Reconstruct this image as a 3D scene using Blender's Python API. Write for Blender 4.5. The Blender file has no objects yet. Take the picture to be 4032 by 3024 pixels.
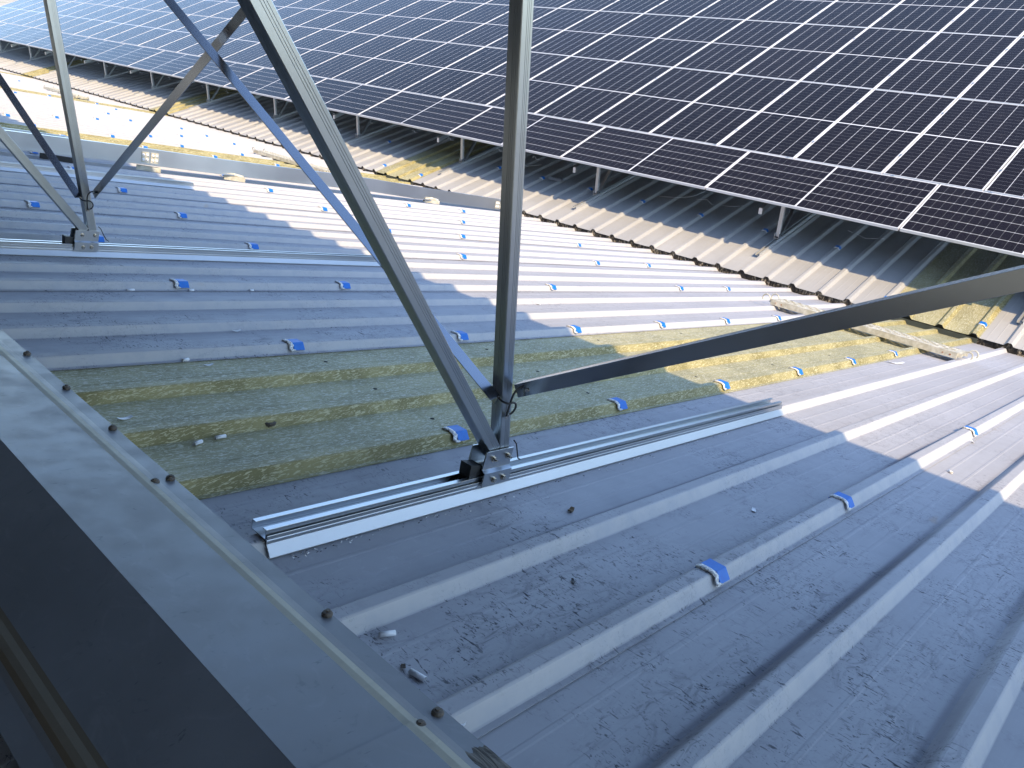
import bpy, math, random
from mathutils import Matrix, Vector
random.seed(7)
SC = bpy.context.scene
COL = SC.collection
R_ = math.radians

# ---------------------------------------------------------------- camera, light, exposure
CAMR = ((0.6881178763818663, -0.7238741320775228, 0.05000029112638938),
        (0.28392794100939506, 0.332035871063161, 0.89952048594876),
        (0.6677415012696726, 0.604779646843659, -0.43400791034931946))
cam = bpy.data.cameras.new('camera'); camo = bpy.data.objects.new('camera', cam); COL.objects.link(camo)
cam.sensor_width = 36.0; cam.lens = 36.0*3144.75/4032; cam.clip_end = 3000; cam.clip_start = 0.02
r, u, fw = CAMR
camo.matrix_world = Matrix(((r[0], u[0], -fw[0], 0), (r[1], u[1], -fw[1], 0), (r[2], u[2], -fw[2], 0), (0, 0, 0, 1)))
SC.camera = camo

SUN = Vector((0.34, 0.93, -1.0)).normalized()
w = bpy.data.worlds.new('World'); SC.world = w; w.use_nodes = True
nt = w.node_tree; nt.nodes.clear()
sky = nt.nodes.new('ShaderNodeTexSky'); sky.sky_type = 'NISHITA'; sky.sun_disc = False
sky.sun_elevation = math.asin(-SUN.z); sky.sun_rotation = math.atan2(-SUN.x, -SUN.y)
sky.air_density = 1.0; sky.dust_density = 0.4; sky.ozone_density = 2.1; sky.altitude = 100
bg = nt.nodes.new('ShaderNodeBackground'); bg.inputs[1].default_value = 0.15
wo = nt.nodes.new('ShaderNodeOutputWorld')
nt.links.new(sky.outputs[0], bg.inputs[0]); nt.links.new(bg.outputs[0], wo.inputs[0])
sl = bpy.data.lights.new('sun', 'SUN'); sl.energy = 2.0; sl.angle = R_(0.5); sl.color = (1.0, 0.77, 0.47)
so = bpy.data.objects.new('sun', sl); COL.objects.link(so)
so.rotation_euler = SUN.to_track_quat('-Z', 'Y').to_euler()
SC.view_settings.view_transform = 'Standard'; SC.view_settings.look = 'None'
SC.view_settings.gamma = 1; SC.view_settings.use_curve_mapping = False
SC.view_settings.exposure = 1.67

# ---------------------------------------------------------------- frames of the two roof slopes
A1 = 0.215423; D1 = 0.992254; Y0 = 2.6977          # near slope: pitch, distance below the lens, first seam
B2 = 0.216542; XE = 8.92592; ZE = -2.867596; YE2 = 2.660
C3 = 0.336761; D3 = 5.054654
S = 1/3.0
def frame(x, y, z, o):
    return Matrix(((x[0], y[0], z[0], o[0]), (x[1], y[1], z[1], o[1]), (x[2], y[2], z[2], o[2]), (0, 0, 0, 1)))
n1 = Vector((math.sin(A1), 0, math.cos(A1))); r1 = Vector((math.cos(A1), 0, -math.sin(A1)))
n2 = Vector((-math.sin(B2), 0, math.cos(B2))); r2 = Vector((math.cos(B2), 0, math.sin(B2)))
n3 = Vector((-math.sin(C3), 0, math.cos(C3))); r3 = Vector((math.cos(C3), 0, math.sin(C3)))
YV = Vector((0, 1, 0))
F1 = frame(r1, YV, n1, -n1*D1)                      # x = down the near slope, z = height above its pans
E2 = Vector((XE, 0, ZE)) - n2*0.035
F2 = frame(r2, YV, n2, E2)                          # x = up the far slope from its eave
F3 = frame(r3, YV, n3, -n3*D3)                      # plane of the far solar array
RIDGE = F1 @ Vector((0.637, 0, 0))
F0 = frame(Vector((-math.cos(A1), 0, -math.sin(A1))), -YV, Vector((-math.sin(A1), 0, math.cos(A1))), RIDGE)
PER = 17.03                                         # ridge to ridge
F3n = Matrix.Translation((-PER, 0, 0)) @ F3         # the array overhead
def p1(s, y, h=0): return F1 @ Vector((s, y, h))

# ---------------------------------------------------------------- materials
MATS = {}
class NT:
    def __init__(s, name):
        s.m = bpy.data.materials.new(name); s.m.use_nodes = True; s.t = s.m.node_tree; s.b = s.t.nodes['Principled BSDF']
        s.pos = None
    def n(s, typ, **kw):
        nd = s.t.nodes.new(typ)
        for k, v in kw.items():
            if k in ('operation', 'blend_type', 'data_type', 'feature', 'noise_dimensions', 'vector_type', 'distance'): setattr(nd, k, v)
            else: nd.inputs[k].default_value = v
        return nd
    def L(s, a, b): s.t.links.new(a, b)
    def P(s):
        if not s.pos: s.pos = s.n('ShaderNodeNewGeometry').outputs['Position']
        return s.pos
    def O(s): return s.n('ShaderNodeTexCoord').outputs['Object']
    def mapp(s, src, sc, rot=(0, 0, 0)):
        m = s.n('ShaderNodeMapping'); s.L(src, m.inputs['Vector']); m.inputs['Scale'].default_value = sc; m.inputs['Rotation'].default_value = rot
        return m.outputs[0]
    def noise(s, src, scale, detail=3, rough=.55, dist=0):
        nd = s.n('ShaderNodeTexNoise'); s.L(src, nd.inputs['Vector']); nd.inputs['Scale'].default_value = scale
        nd.inputs['Detail'].default_value = detail; nd.inputs['Roughness'].default_value = rough; nd.inputs['Distortion'].default_value = dist
        return nd.outputs['Fac']
    def ramp(s, src, lo, hi, a=0., b=1.):
        nd = s.n('ShaderNodeMapRange'); s.L(src, nd.inputs['Value']); nd.interpolation_type = 'SMOOTHSTEP'
        nd.inputs['From Min'].default_value = lo; nd.inputs['From Max'].default_value = hi
        nd.inputs['To Min'].default_value = a; nd.inputs['To Max'].default_value = b
        return nd.outputs[0]
    def math(s, op, a, b=None, c=None):
        nd = s.n('ShaderNodeMath', operation=op)
        for i, v in enumerate((a, b, c)):
            if v is None: continue
            if isinstance(v, (int, float)): nd.inputs[i].default_value = v
            else: s.L(v, nd.inputs[i])
        return nd.outputs[0]
    def mix(s, fac, a, b):
        nd = s.n('ShaderNodeMix', data_type='RGBA')
        if isinstance(fac, (int, float)): nd.inputs[0].default_value = fac
        else: s.L(fac, nd.inputs[0])
        for i, v in ((6, a), (7, b)):
            if isinstance(v, tuple): nd.inputs[i].default_value = (*v, 1) if len(v) == 3 else v
            else: s.L(v, nd.inputs[i])
        return nd.outputs[2]
    def bump(s, h, st=.3, dist=.002):
        nd = s.n('ShaderNodeBump'); nd.inputs['Strength'].default_value = st; nd.inputs['Distance'].default_value = dist
        s.L(h, nd.inputs['Height']); s.L(nd.outputs[0], s.b.inputs['Normal'])
    def set(s, **kw):
        for k, v in kw.items():
            k = {'color': 'Base Color', 'rough': 'Roughness', 'metal': 'Metallic', 'ior': 'IOR', 'coat': 'Coat Weight', 'trans': 'Transmission Weight', 'spec': 'Specular IOR Level', 'coatr': 'Coat Roughness'}[k]
            if isinstance(v, tuple): s.b.inputs[k].default_value = (*v, 1)
            elif isinstance(v, (int, float)): s.b.inputs[k].default_value = v
            else: s.L(v, s.b.inputs[k])
        return s

def painted(name, col, dirt=1.0, rough=.42, near=True):
    t = NT(name); P = t.P()
    base = t.mix(t.ramp(t.noise(P, 1.3, 4), .3, .7), tuple(c*.93 for c in col), tuple(c*1.06 for c in col))
    # long water streaks running down the slope
    st = t.noise(t.mapp(P, (.5, 16, 1)), 2.2, 4, .6)
    base = t.mix(t.ramp(st, .48, .74, 0, .17*dirt), base, tuple(c*.72 for c in col))
    blot = t.noise(P, 9, 4, .65)
    base = t.mix(t.ramp(blot, .5, .72, 0, .16*dirt), base, tuple(c*.75 for c in col))
    pale = t.noise(t.mapp(P, (1, 1.6, 1), (0, 0, .6)), 24, 4, .7, 1.5)
    base = t.mix(t.ramp(pale, .56, .7, 0, .22*dirt), base, tuple(min(1, c*1.3) for c in col))
    if near:
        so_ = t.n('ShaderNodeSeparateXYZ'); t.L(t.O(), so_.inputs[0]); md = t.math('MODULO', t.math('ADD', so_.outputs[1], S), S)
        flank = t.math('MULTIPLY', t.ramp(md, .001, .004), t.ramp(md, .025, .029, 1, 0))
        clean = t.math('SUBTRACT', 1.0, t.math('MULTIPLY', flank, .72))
        base = t.mix(t.math('MULTIPLY', flank, .9), base, t.mix(t.ramp(t.noise(P, 14, 3, .6), .4, .7), (.47, .46, .45), (.42, .42, .43)))  # near flanks lighter and warmer: the light they catch put into the colour
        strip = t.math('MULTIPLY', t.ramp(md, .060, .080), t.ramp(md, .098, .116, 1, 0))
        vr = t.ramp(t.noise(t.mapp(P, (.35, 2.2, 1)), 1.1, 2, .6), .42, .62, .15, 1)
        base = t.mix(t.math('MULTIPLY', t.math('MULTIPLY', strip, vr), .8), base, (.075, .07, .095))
        sx = t.n('ShaderNodeSeparateXYZ'); t.L(P, sx.inputs[0])
        fade = t.ramp(sx.outputs[0], 1.2, 6.5, 1.0, .35)
        pn = t.noise(P, 2.6, 4, .65)
        patch = t.math('MULTIPLY', t.ramp(pn, .41, .60), fade)
        m1 = t.noise(t.mapp(P, (1, .30, 1), (0, 0, .95)), 70, 3, .62, 1.8)
        m2 = t.noise(t.mapp(P, (.16, 1, 1), (0, 0, -.30)), 60, 3, .62, .9)
        m3 = t.noise(t.mapp(P, (1, .55, 1), (0, 0, .5)), 135, 2, .55, .8)
        sm = t.noise(t.mapp(P, (.35, 1, 1), (0, 0, .35)), 17, 5, .72, 2.2)
        marks = t.math('MAXIMUM', t.ramp(m1, .59, .665), t.math('MULTIPLY', t.ramp(m2, .62, .74), .7))
        marks = t.math('MAXIMUM', marks, t.math('MULTIPLY', t.ramp(m3, .62, .69), .8))
        marks = t.math('MAXIMUM', marks, t.math('MULTIPLY', t.ramp(sm, .47, .70), .45))
        marks = t.math('MULTIPLY', t.math('MULTIPLY', marks, patch), clean)
        base = t.mix(t.math('MULTIPLY', marks, .95*dirt), base, (.022, .025, .035))
        rust = t.math('MULTIPLY', t.ramp(t.noise(t.mapp(P, (.5, 1, 1)), 7.5, 2), .7, .78), t.ramp(t.noise(P, .8, 1), .5, .6))
        base = t.mix(t.math('MULTIPLY', rust, .35), base, (.42, .27, .13))
    t.set(color=base, rough=t.ramp(blot, .3, .7, rough-.06, rough+.1), spec=.25)
    t.bump(t.math('ADD', t.noise(P, 3.5, 2), t.math('MULTIPLY', blot, .12)), .14, .005)
    return t.m

def metal(name, col, rough=.35, metallic=1.0, var=.05, sc=3.0):
    t = NT(name); O = t.O()
    nz = t.noise(t.mapp(O, (1, 1, 1)), sc, 3)
    c = t.mix(t.ramp(nz, .3, .7), tuple(x*(1-var) for x in col), tuple(min(1, x*(1+var)) for x in col))
    fine = t.noise(O, 90, 2)
    c = t.mix(t.ramp(fine, .6, .8, 0, .12), c, tuple(x*.6 for x in col))
    t.set(color=c, metal=metallic, rough=t.ramp(nz, .3, .7, rough-.02, rough+.03))
    return t.m

def grp(name, clean):
    t = NT(name); P = t.P()
    f = []
    for rot, sc in ((.35, 150), (1.5, 190), (2.4, 170), (-.25, 140)):
        f.append(t.ramp(t.noise(t.mapp(P, (.13, 1, .9), (0, 0, rot)), sc, 2, .5, 1.1), .60, .67))
    fib = t.math('MAXIMUM', t.math('MAXIMUM', f[0], f[1]), t.math('MAXIMUM', f[2], f[3]))
    big = t.noise(P, 4, 4, .6)
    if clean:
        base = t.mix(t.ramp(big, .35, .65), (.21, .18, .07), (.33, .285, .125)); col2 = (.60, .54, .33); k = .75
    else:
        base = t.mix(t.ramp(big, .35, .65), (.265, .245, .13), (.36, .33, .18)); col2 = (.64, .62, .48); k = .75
    dk = t.ramp(t.noise(P, 30, 3, .6, 1), .6, .75, 0, .4)
    base = t.mix(dk, base, tuple(x*.45 for x in ((.2, .18, .06) if clean else (.22, .23, .16))))
    base = t.mix(t.math('MULTIPLY', fib, k), base, col2)
    t.set(color=base, rough=.55, spec=.25)
    t.bump(fib, .35, .0015)
    return t.m

M = {}
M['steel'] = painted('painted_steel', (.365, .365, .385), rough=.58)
M['steel2'] = painted('painted_steel_far', (.375, .372, .365), .6, .55, near=False)
t = NT('ridge_cap_paint'); P = t.P()
cl = (.172, .178, .188)
base = t.mix(t.ramp(t.noise(P, 2.2, 4, .6), .3, .7), tuple(c*.86 for c in cl), tuple(c*1.12 for c in cl))
base = t.mix(t.ramp(t.noise(t.mapp(P, (1, .7, 1), (0, 0, .9)), 7, 5, .7, 2.5), .54, .70, 0, .30), base, (.25, .26, .27))
base = t.mix(t.ramp(t.noise(P, 26, 4, .7, 1.2), .60, .74, 0, .45), base, (.09, .10, .12))
base = t.mix(t.ramp(t.noise(t.mapp(P, (.2, 1, 1), (0, 0, -.4)), 55, 3, .6, 1), .66, .74, 0, .6), base, (.06, .07, .09))
t.set(color=base, rough=t.ramp(t.noise(P, 9, 4, .65), .3, .7, .3, .48)); t.bump(t.noise(P, 5, 3), .05, .004); M['cap'] = t.m
M['cap_highlight'] = painted('fold_highlight', (.50, .47, .37), 1.6, .4, near=False)  # pale cream band: the fold's highlight put into its colour
M['cap_brown'] = painted('brown_fold', (.16, .13, .09), .8, .6, near=False)  # browner tone for the fold of the wing behind the ridge
M['grp_top'] = grp('weathered_fibreglass', False)
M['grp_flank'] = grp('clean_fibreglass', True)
M['alu'] = metal('anodised_aluminium', (.50, .52, .54), .30, 1.0)
M['alu_brace'] = metal('brace_aluminium', (.42, .43, .46), .22, 1.0)
M['alu_bright'] = metal('bright_aluminium', (.56, .565, .565), .45, .6)
M['alu_post'] = metal('post_aluminium', (.42, .44, .45), .30, .92)
M['galv'] = metal('galvanised_steel', (.55, .57, .59), .32, .95, .04, 2)
M['bolt'] = metal('bolt_steel', (.55, .50, .43), .25)
M['frame'] = metal('panel_frame', (.66, .65, .64), .5, .15)
t = NT('blue_plastic'); t.set(color=t.mix(t.noise(t.P(), 50, 2), (.0, .10, .46), (.005, .19, .62)), rough=.45); M['blue'] = t.m
t = NT('sealant'); t.set(color=t.mix(t.ramp(t.noise(t.P(), 150, 3), .35, .65), (.42, .40, .37), (.88, .88, .86)), rough=.5); t.bump(t.noise(t.P(), 160, 2), .8, .004); M['white'] = t.m
t = NT('white_plastic'); t.set(color=t.mix(t.noise(t.P(), 70, 2), (.7, .71, .72), (.84, .84, .84)), rough=.5); M['wplastic'] = t.m
t = NT('brown_rubber'); t.set(color=t.mix(t.noise(t.P(), 120, 3), (.05, .04, .03), (.17, .14, .11)), rough=.7); t.bump(t.noise(t.P(), 200, 2), .6, .003); M['rubber'] = t.m
t = NT('black_rubber'); t.set(color=t.mix(t.noise(t.P(), 90, 3), (.012, .012, .013), (.03, .03, .03)), rough=.55); M['black'] = t.m
t = NT('hole_dark'); t.set(color=t.mix(t.noise(t.P(), 90, 3), (.01, .01, .008), (.02, .018, .015)), rough=.9); M['hole'] = t.m
t = NT('stained_eave_foam'); P = t.P()
nz = t.noise(t.mapp(P, (1, 1, .45)), 40, 5, .8, .6); nz2 = t.noise(t.mapp(P, (1, 1, .3)), 9, 3, .6)
cc = t.mix(t.ramp(nz, .49, .63), (.02, .016, .012), (.52, .43, .30)); cc = t.mix(t.ramp(nz2, .45, .62), cc, (.018, .015, .013)); t.set(color=cc, rough=.85)
t.bump(nz, 1, .012); M['foam'] = t.m
t = NT('torn_foil_tape'); P = t.P(); nz = t.noise(t.mapp(P, (1, .2, 1), (0, 0, .5)), 42, 4, .6, 1.5); t.set(color=t.mix(t.ramp(nz, .35, .7), (.05, .042, .032), (.17, .145, .115)), rough=.6); t.bump(nz, 1, .006); M['tape'] = t.m
t = NT('plank_zinc'); P = t.P(); t.set(color=t.mix(t.ramp(t.noise(P, 18, 4, .6), .35, .7), (.42, .39, .30), (.60, .57, .48)), rough=.55, metal=.1); M['plank'] = t.m
t = NT('rusty_steel'); P = t.P(); t.set(color=t.mix(t.ramp(t.noise(P, 30, 4, .6), .35, .7), (.28, .12, .05), (.5, .4, .3)), rough=.7); M['rust'] = t.m
t = NT('roof_liner'); t.set(color=t.mix(t.noise(t.P(), 3, 3), (.05, .05, .045), (.09, .09, .08)), rough=.9); M['liner'] = t.m
t = NT('wall_render'); t.set(color=t.mix(t.noise(t.P(), 2, 5), (.42, .40, .36), (.52, .5, .46)), rough=.9); M['wall'] = t.m
t = NT('dry_ground'); P = t.P(); t.set(color=t.mix(t.ramp(t.noise(P, .06, 6, .65), .4, .6), (.42, .38, .31), (.20, .22, .12)), rough=.95); M['ground'] = t.m
t = NT('leaf_green'); t.set(color=t.mix(t.noise(t.P(), .9, 3), (.05, .08, .03), (.12, .15, .06)), rough=.7); M['leaf'] = t.m
t = NT('bark'); t.set(color=t.mix(t.noise(t.P(), 4, 3), (.10, .08, .05), (.2, .16, .11)), rough=.9); M['bark'] = t.m
t = NT('dry_leaf'); t.set(color=t.mix(t.noise(t.P(), 90, 3), (.10, .06, .03), (.25, .18, .10)), rough=.8); M['dleaf'] = t.m

def pv_mat(name, LX, LY):
    """printed cells of a panel: six strings along the long axis, two halves of thirteen cells, in panel coordinates"""
    t = NT(name); O = t.O()
    sx = t.n('ShaderNodeSeparateXYZ'); t.L(O, sx.inputs[0])
    X, Y = sx.outputs[0], sx.outputs[1]           # X across (short), Y along (long), origin at the centre
    cw = (LX-.028)/6; ch = (LY-.050)/26
    ax = t.math('ABSOLUTE', X)
    # distance to the next line between strings
    fx = t.math('PINGPONG', ax, cw/2)             # lines at multiples of cw (0, cw, 2cw): pingpong gives 0 there
    fx2 = t.math('ABSOLUTE', t.math('SUBTRACT', t.math('MODULO', t.math('ADD', ax, cw/2), cw), cw/2))
    lx = t.math('LESS_THAN', fx2, .0022)
    ay = t.math('SUBTRACT', t.math('ABSOLUTE', Y), .011)
    fy = t.math('ABSOLUTE', t.math('SUBTRACT', t.math('MODULO', t.math('ADD', ay, ch/2), ch), ch/2))
    ly = t.math('MULTIPLY', t.math('LESS_THAN', fy, .0009), .35)
    mid = t.math('LESS_THAN', ay, 0)
    edge = t.math('MAXIMUM', t.math('GREATER_THAN', ax, cw*3), t.math('GREATER_THAN', ay, ch*13))
    dia = t.math('LESS_THAN', t.math('ADD', fx2, fy), .0075)
    mask = t.math('MAXIMUM', t.math('MAXIMUM', lx, ly), t.math('MAXIMUM', mid, t.math('MAXIMUM', edge, dia)))
    # busbars
    bb = t.math('MULTIPLY', t.math('LESS_THAN', t.math('ABSOLUTE', t.math('SUBTRACT', t.math('MODULO', t.math('ADD', ax, cw/20), cw/10), cw/20)), .0005), .16)
    P = t.P()
    tone = t.noise(P, .9, 3); dirt = t.noise(t.mapp(P, (1, 1, 1)), 5, 5, .65)
    inf = t.n('ShaderNodeObjectInfo').outputs['Random']
    base = t.mix(t.math('MULTIPLY', inf, .8), (.004, .0032, .006), (.008, .006, .009))
    base = t.mix(bb, base, (.4, .4, .42))
    base = t.mix(mask, base, (.60, .60, .61))
    base = t.mix(t.ramp(dirt, .5, .8, .003, .03), base, (.26, .21, .17))
    t.set(color=base, rough=t.ramp(dirt, .4, .7, .12, .22), ior=1.33, spec=.09)
    return t.m

# ---------------------------------------------------------------- mesh helpers
class MB:
    def __init__(s): s.v = []; s.f = []; s.mi = []; s.mats = []
    def mat(s, m):
        if m not in s.mats: s.mats.append(m)
        return s.mats.index(m)
    def face(s, pts, m):
        i = len(s.v); s.v += [tuple(p) for p in pts]; s.f.append(tuple(range(i, i+len(pts)))); s.mi.append(s.mat(m)); return s
    def add(s, vs, fs, m):
        i = len(s.v); s.v += [tuple(p) for p in vs]; k = s.mat(m)
        for f in fs: s.f.append(tuple(i+j for j in f)); s.mi.append(k)
        return s
    def hexa(s, a, b, m):
        """two quads a, b (corresponding corners) joined into a box"""
        return s.add(list(a)+list(b), [(3, 2, 1, 0), (4, 5, 6, 7), (0, 1, 5, 4), (1, 2, 6, 5), (2, 3, 7, 6), (3, 0, 4, 7)], m)
    def box(s, x0, x1, y0, y1, z0, z1, m):
        return s.hexa([(x0, y0, z0), (x1, y0, z0), (x1, y1, z0), (x0, y1, z0)], [(x0, y0, z1), (x1, y0, z1), (x1, y1, z1), (x0, y1, z1)], m)
    def loft(s, prof, p0, p1, ex, ey, m, closed=True, caps=True):
        """extrude a 2D profile (list of (a,b) in ex,ey) from p0 to p1"""
        n = len(prof); vs = []
        for p in (p0, p1):
            for q in prof: vs.append(Vector(p)+Vector(ex)*q[0]+Vector(ey)*q[1])
        fs = [(i, (i+1) % n, n+(i+1) % n, n+i) for i in range(n if closed else n-1)]
        if caps and closed: fs += [tuple(reversed(range(n))), tuple(range(n, 2*n))]
        return s.add(vs, fs, m)
    def cyl(s, p0, p1, rad, m, n=12, rad2=None):
        p0 = Vector(p0); p1 = Vector(p1); ax = (p1-p0).normalized()
        ex = ax.orthogonal().normalized(); ey = ax.cross(ex); rad2 = rad if rad2 is None else rad2
        vs = []
        for p, rr in ((p0, rad), (p1, rad2)):
            for i in range(n):
                a = 2*math.pi*i/n; vs.append(p+ex*math.cos(a)*rr+ey*math.sin(a)*rr)
        fs = [(i, (i+1) % n, n+(i+1) % n, n+i) for i in range(n)]+[tuple(reversed(range(n))), tuple(range(n, 2*n))]
        return s.add(vs, fs, m)
    def tube(s, pts, rad, m, n=8):
        pts = [Vector(p) for p in pts]; vs = []; ex = None
        for i, p in enumerate(pts):
            t = (pts[min(i+1, len(pts)-1)]-pts[max(i-1, 0)]).normalized()
            if ex is None: ex = t.orthogonal().normalized()
            ex = (ex-t*ex.dot(t)).normalized(); ey = t.cross(ex)
            for k in range(n):
                a = 2*math.pi*k/n; vs.append(p+ex*math.cos(a)*rad+ey*math.sin(a)*rad)
        fs = []
        for i in range(len(pts)-1):
            for k in range(n): fs.append((i*n+k, i*n+(k+1) % n, (i+1)*n+(k+1) % n, (i+1)*n+k))
        fs += [tuple(reversed(range(n))), tuple(range((len(pts)-1)*n, len(pts)*n))]
        return s.add(vs, fs, m)
    def build(s, name, parent=None, mw=None, smooth=False, bevel=0):
        me = bpy.data.meshes.new(name); me.from_pydata(s.v, [], s.f)
        for m in s.mats: me.materials.append(m)
        me.polygons.foreach_set('material_index', s.mi)
        if smooth:
            me.polygons.foreach_set('use_smooth', [True]*len(s.f)); 
        me.update()
        o = bpy.data.objects.new(name, me); COL.objects.link(o)
        if parent: o.parent = parent
        if mw is not None: o.matrix_basis = mw
        if bevel:
            b = o.modifiers.new('bevel', 'BEVEL'); b.width = bevel; b.segments = 2; b.limit_method = 'ANGLE'; b.harden_normals = False
        return o
def inst(src, name=None, parent=None, mw=None):
    o = src.copy(); COL.objects.link(o)
    if name: o.name = name
    o.parent = parent
    if mw is not None: o.matrix_basis = mw
    return o
def thing(name, label, cat, mw=None, group=None):
    o = bpy.data.objects.new(name, None); COL.objects.link(o); o.empty_display_size = .1
    o['label'] = label; o['category'] = cat
    if group: o['group'] = group
    if mw is not None: o.matrix_basis = mw
    return o
def tag(o, label, cat, group=None):
    o['label'] = label; o['category'] = cat
    if group: o['group'] = group
    return o
def copy_thing(root, mw, label, group=None):
    r = root.copy(); COL.objects.link(r); r.matrix_basis = mw; r['label'] = label
    if group: r['group'] = group
    for ch in list(root.children):
        c = ch.copy(); COL.objects.link(c); c.parent = r
        for g in ch.children:
            d = g.copy(); COL.objects.link(d); d.parent = c
    return r
ORD = ['first', 'second', 'third', 'fourth', 'fifth', 'sixth', 'seventh', 'eighth', 'ninth', 'tenth', 'eleventh', 'twelfth', 'thirteenth', 'fourteenth', 'fifteenth',
       'sixteenth', 'seventeenth', 'eighteenth', 'nineteenth', 'twentieth']
def ordn(i):
    if i < 20: return ORD[i]
    if i < 29: return 'twenty-'+ORD[i-20]
    if i == 29: return 'thirtieth'
    if i < 39: return 'thirty-'+ORD[i-30]
    return 'fortieth'

# ---------------------------------------------------------------- profiled roofing sheets
RIB = [(0, 0), (.003, .003), (.023, .032), (.029, .035), (.060, .035), (.066, .032), (.091, .003), (.094, 0)]
PAN = [(.168, 0), (.172, .0012), (.180, .0012), (.184, 0), (.252, 0), (.256, .0012), (.264, .0012), (.268, 0)]
def profile():
    """near lip raised over its neighbour, three ribs, last rib slips under the next sheet"""
    def lift(y): return .0045 if y < .1 else (.0045*(1-(y-.1)/.06) if y < .16 else 0)
    pts = [(-.014, .0045), (-.004, .0045)]
    for k in range(3):
        for a, b in RIB+PAN: pts.append((k*S+a, b+lift(k*S+a)))
    for a, b in RIB[:5]: pts.append((1.0+a, b))
    return pts
def sheet_mesh(name, x0, x1, mat_top, mat_flank=None, thick=.0018, segs=1, ragged=0):
    pr = profile(); b = MB(); n = len(pr)
    xs = [x0+(x1-x0)*i/segs for i in range(segs+1)]
    vs = []; rnd = random.Random(name)
    for x in xs:
        for a, h in pr: vs.append((x, a, h))
    for x in xs:
        for a, h in pr: vs.append((x, a, h-thick))
    N = n*len(xs)
    for j in range(segs):
        for i in range(n-1):
            q = (j*n+i, (j+1)*n+i, (j+1)*n+i+1, j*n+i+1)
            a0, a1 = pr[i][0], pr[i+1][0]; loc = ((a0+a1)/2) % S
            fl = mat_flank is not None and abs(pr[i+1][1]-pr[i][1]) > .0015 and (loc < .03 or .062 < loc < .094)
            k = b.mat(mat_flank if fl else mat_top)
            b.f.append(q); b.mi.append(k)
            b.f.append(tuple(N+t for t in reversed(q))); b.mi.append(k)
    k = b.mat(mat_top)
    for i in range(n-1):
        b.f.append((i, i+1, N+i+1, N+i)); b.mi.append(k)
        e = (len(xs)-1)*n
        b.f.append((e+i+1, e+i, N+e+i, N+e+i+1)); b.mi.append(k)
    for j in range(segs):
        b.f.append(((j+1)*n, j*n, N+j*n, N+(j+1)*n)); b.mi.append(k)
        b.f.append((j*n+n-1, (j+1)*n+n-1, N+(j+1)*n+n-1, N+j*n+n-1)); b.mi.append(k)
    b.v = vs
    return b

ware = thing('warehouse', 'long low warehouse with ribbed grey steel roof slopes meeting in a valley', 'building')
def slope(mw, x0, x1, yflip, label, x_sheet0, x_sheet1, mt, yfirst, jmin, jmax, rnd):
    deck = MB().box(x0, x1, min(jmin, jmax)-1+yfirst, max(jmin, jmax)+1+yfirst, -.16, -.10, M['liner']).build('roof_slope', ware, mw)
    deck['label'] = label
    st = sheet_mesh('roof_sheet', x_sheet0, x_sheet1, mt).build('roof_sheet', deck)
    gr = sheet_mesh('translucent_sheet', x_sheet0, x_sheet1, M['grp_top'], M['grp_flank'], .003).build('translucent_sheet', deck)
    gr['label'] = 'yellowish fibreglass rooflight sheet'
    fs = fg = True
    for j in range(jmin, jmax):
        isg = (j % 9 == 8) if not yflip else False
        m = Matrix.Translation((0, yfirst+j, rnd.uniform(-.0005, .0005)))
        if isg:
            if fg: gr.matrix_basis = m; fg = False
            else: inst(gr, None, deck, m)
        else:
            if fs: st.matrix_basis = m; fs = False
            else: inst(st, None, deck, m)
    if fg: bpy.data.objects.remove(gr)
    return deck
rr = random.Random(3)
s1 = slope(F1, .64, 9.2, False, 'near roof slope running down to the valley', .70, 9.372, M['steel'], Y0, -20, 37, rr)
s2 = slope(F2, .25, 8.7, False, 'far roof slope rising under the solar array', 0, 8.72, M['steel2'], YE2, -20, 37, rr)
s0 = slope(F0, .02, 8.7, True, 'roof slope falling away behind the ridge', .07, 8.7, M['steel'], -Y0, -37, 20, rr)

# ridge cap: two wings with a stiffening fold, in lengths
def cap_wing(name, parent, L, y0, y1, apex_up=0.03):
    b = MB()
    # section in (x down slope from ridge, h)
    sec = [(-.0124, .058), (.178, .048), (.188, .0475), (.200, .050), (.212, .050), (.222, .047), (.234, .0440), (.273, .0425), (.2745, .010)]
    fold = M['cap_brown'] if parent.name != 'ridge_cap' else M['cap_highlight']
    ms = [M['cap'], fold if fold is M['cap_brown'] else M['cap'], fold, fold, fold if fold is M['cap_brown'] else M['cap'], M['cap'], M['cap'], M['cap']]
    n = max(1, int((y1-y0)/.6)); 
    for i in range(n):
        a = y0+(y1-y0)*i/n; c = y0+(y1-y0)*(i+1)/n
        for k in range(len(sec)-1):
            (xa, ha), (xb, hb) = sec[k], sec[k+1]
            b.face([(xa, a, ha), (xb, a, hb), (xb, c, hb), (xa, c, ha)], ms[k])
    for y, s_ in ((y0, 1), (y1, -1)):
        for k in range(len(sec)-1):
            (xa, ha), (xb, hb) = sec[k], sec[k+1]
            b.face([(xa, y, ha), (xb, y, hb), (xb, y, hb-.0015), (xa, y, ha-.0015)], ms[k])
    return b.build(name, parent)
Fw1 = frame(r1, YV, n1, RIDGE)
capA = MB().box(.01, .02, -5, 39, -.01, .0, M['liner']).build('ridge_cap', ware, Fw1)
yc = [-17.3, -14.3, -11.3, -8.3, -5.3, -2.3, .665, 3.7, 6.7, 9.7, 12.7, 15.7, 18.7, 21.7, 24.7, 27.7, 30.7, 33.7, 36.7, 39.6]
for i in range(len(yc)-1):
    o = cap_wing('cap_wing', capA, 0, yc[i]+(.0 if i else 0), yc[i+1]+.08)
    o.matrix_basis = Matrix.Translation((0, 0, .002*(i % 2)))
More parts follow.
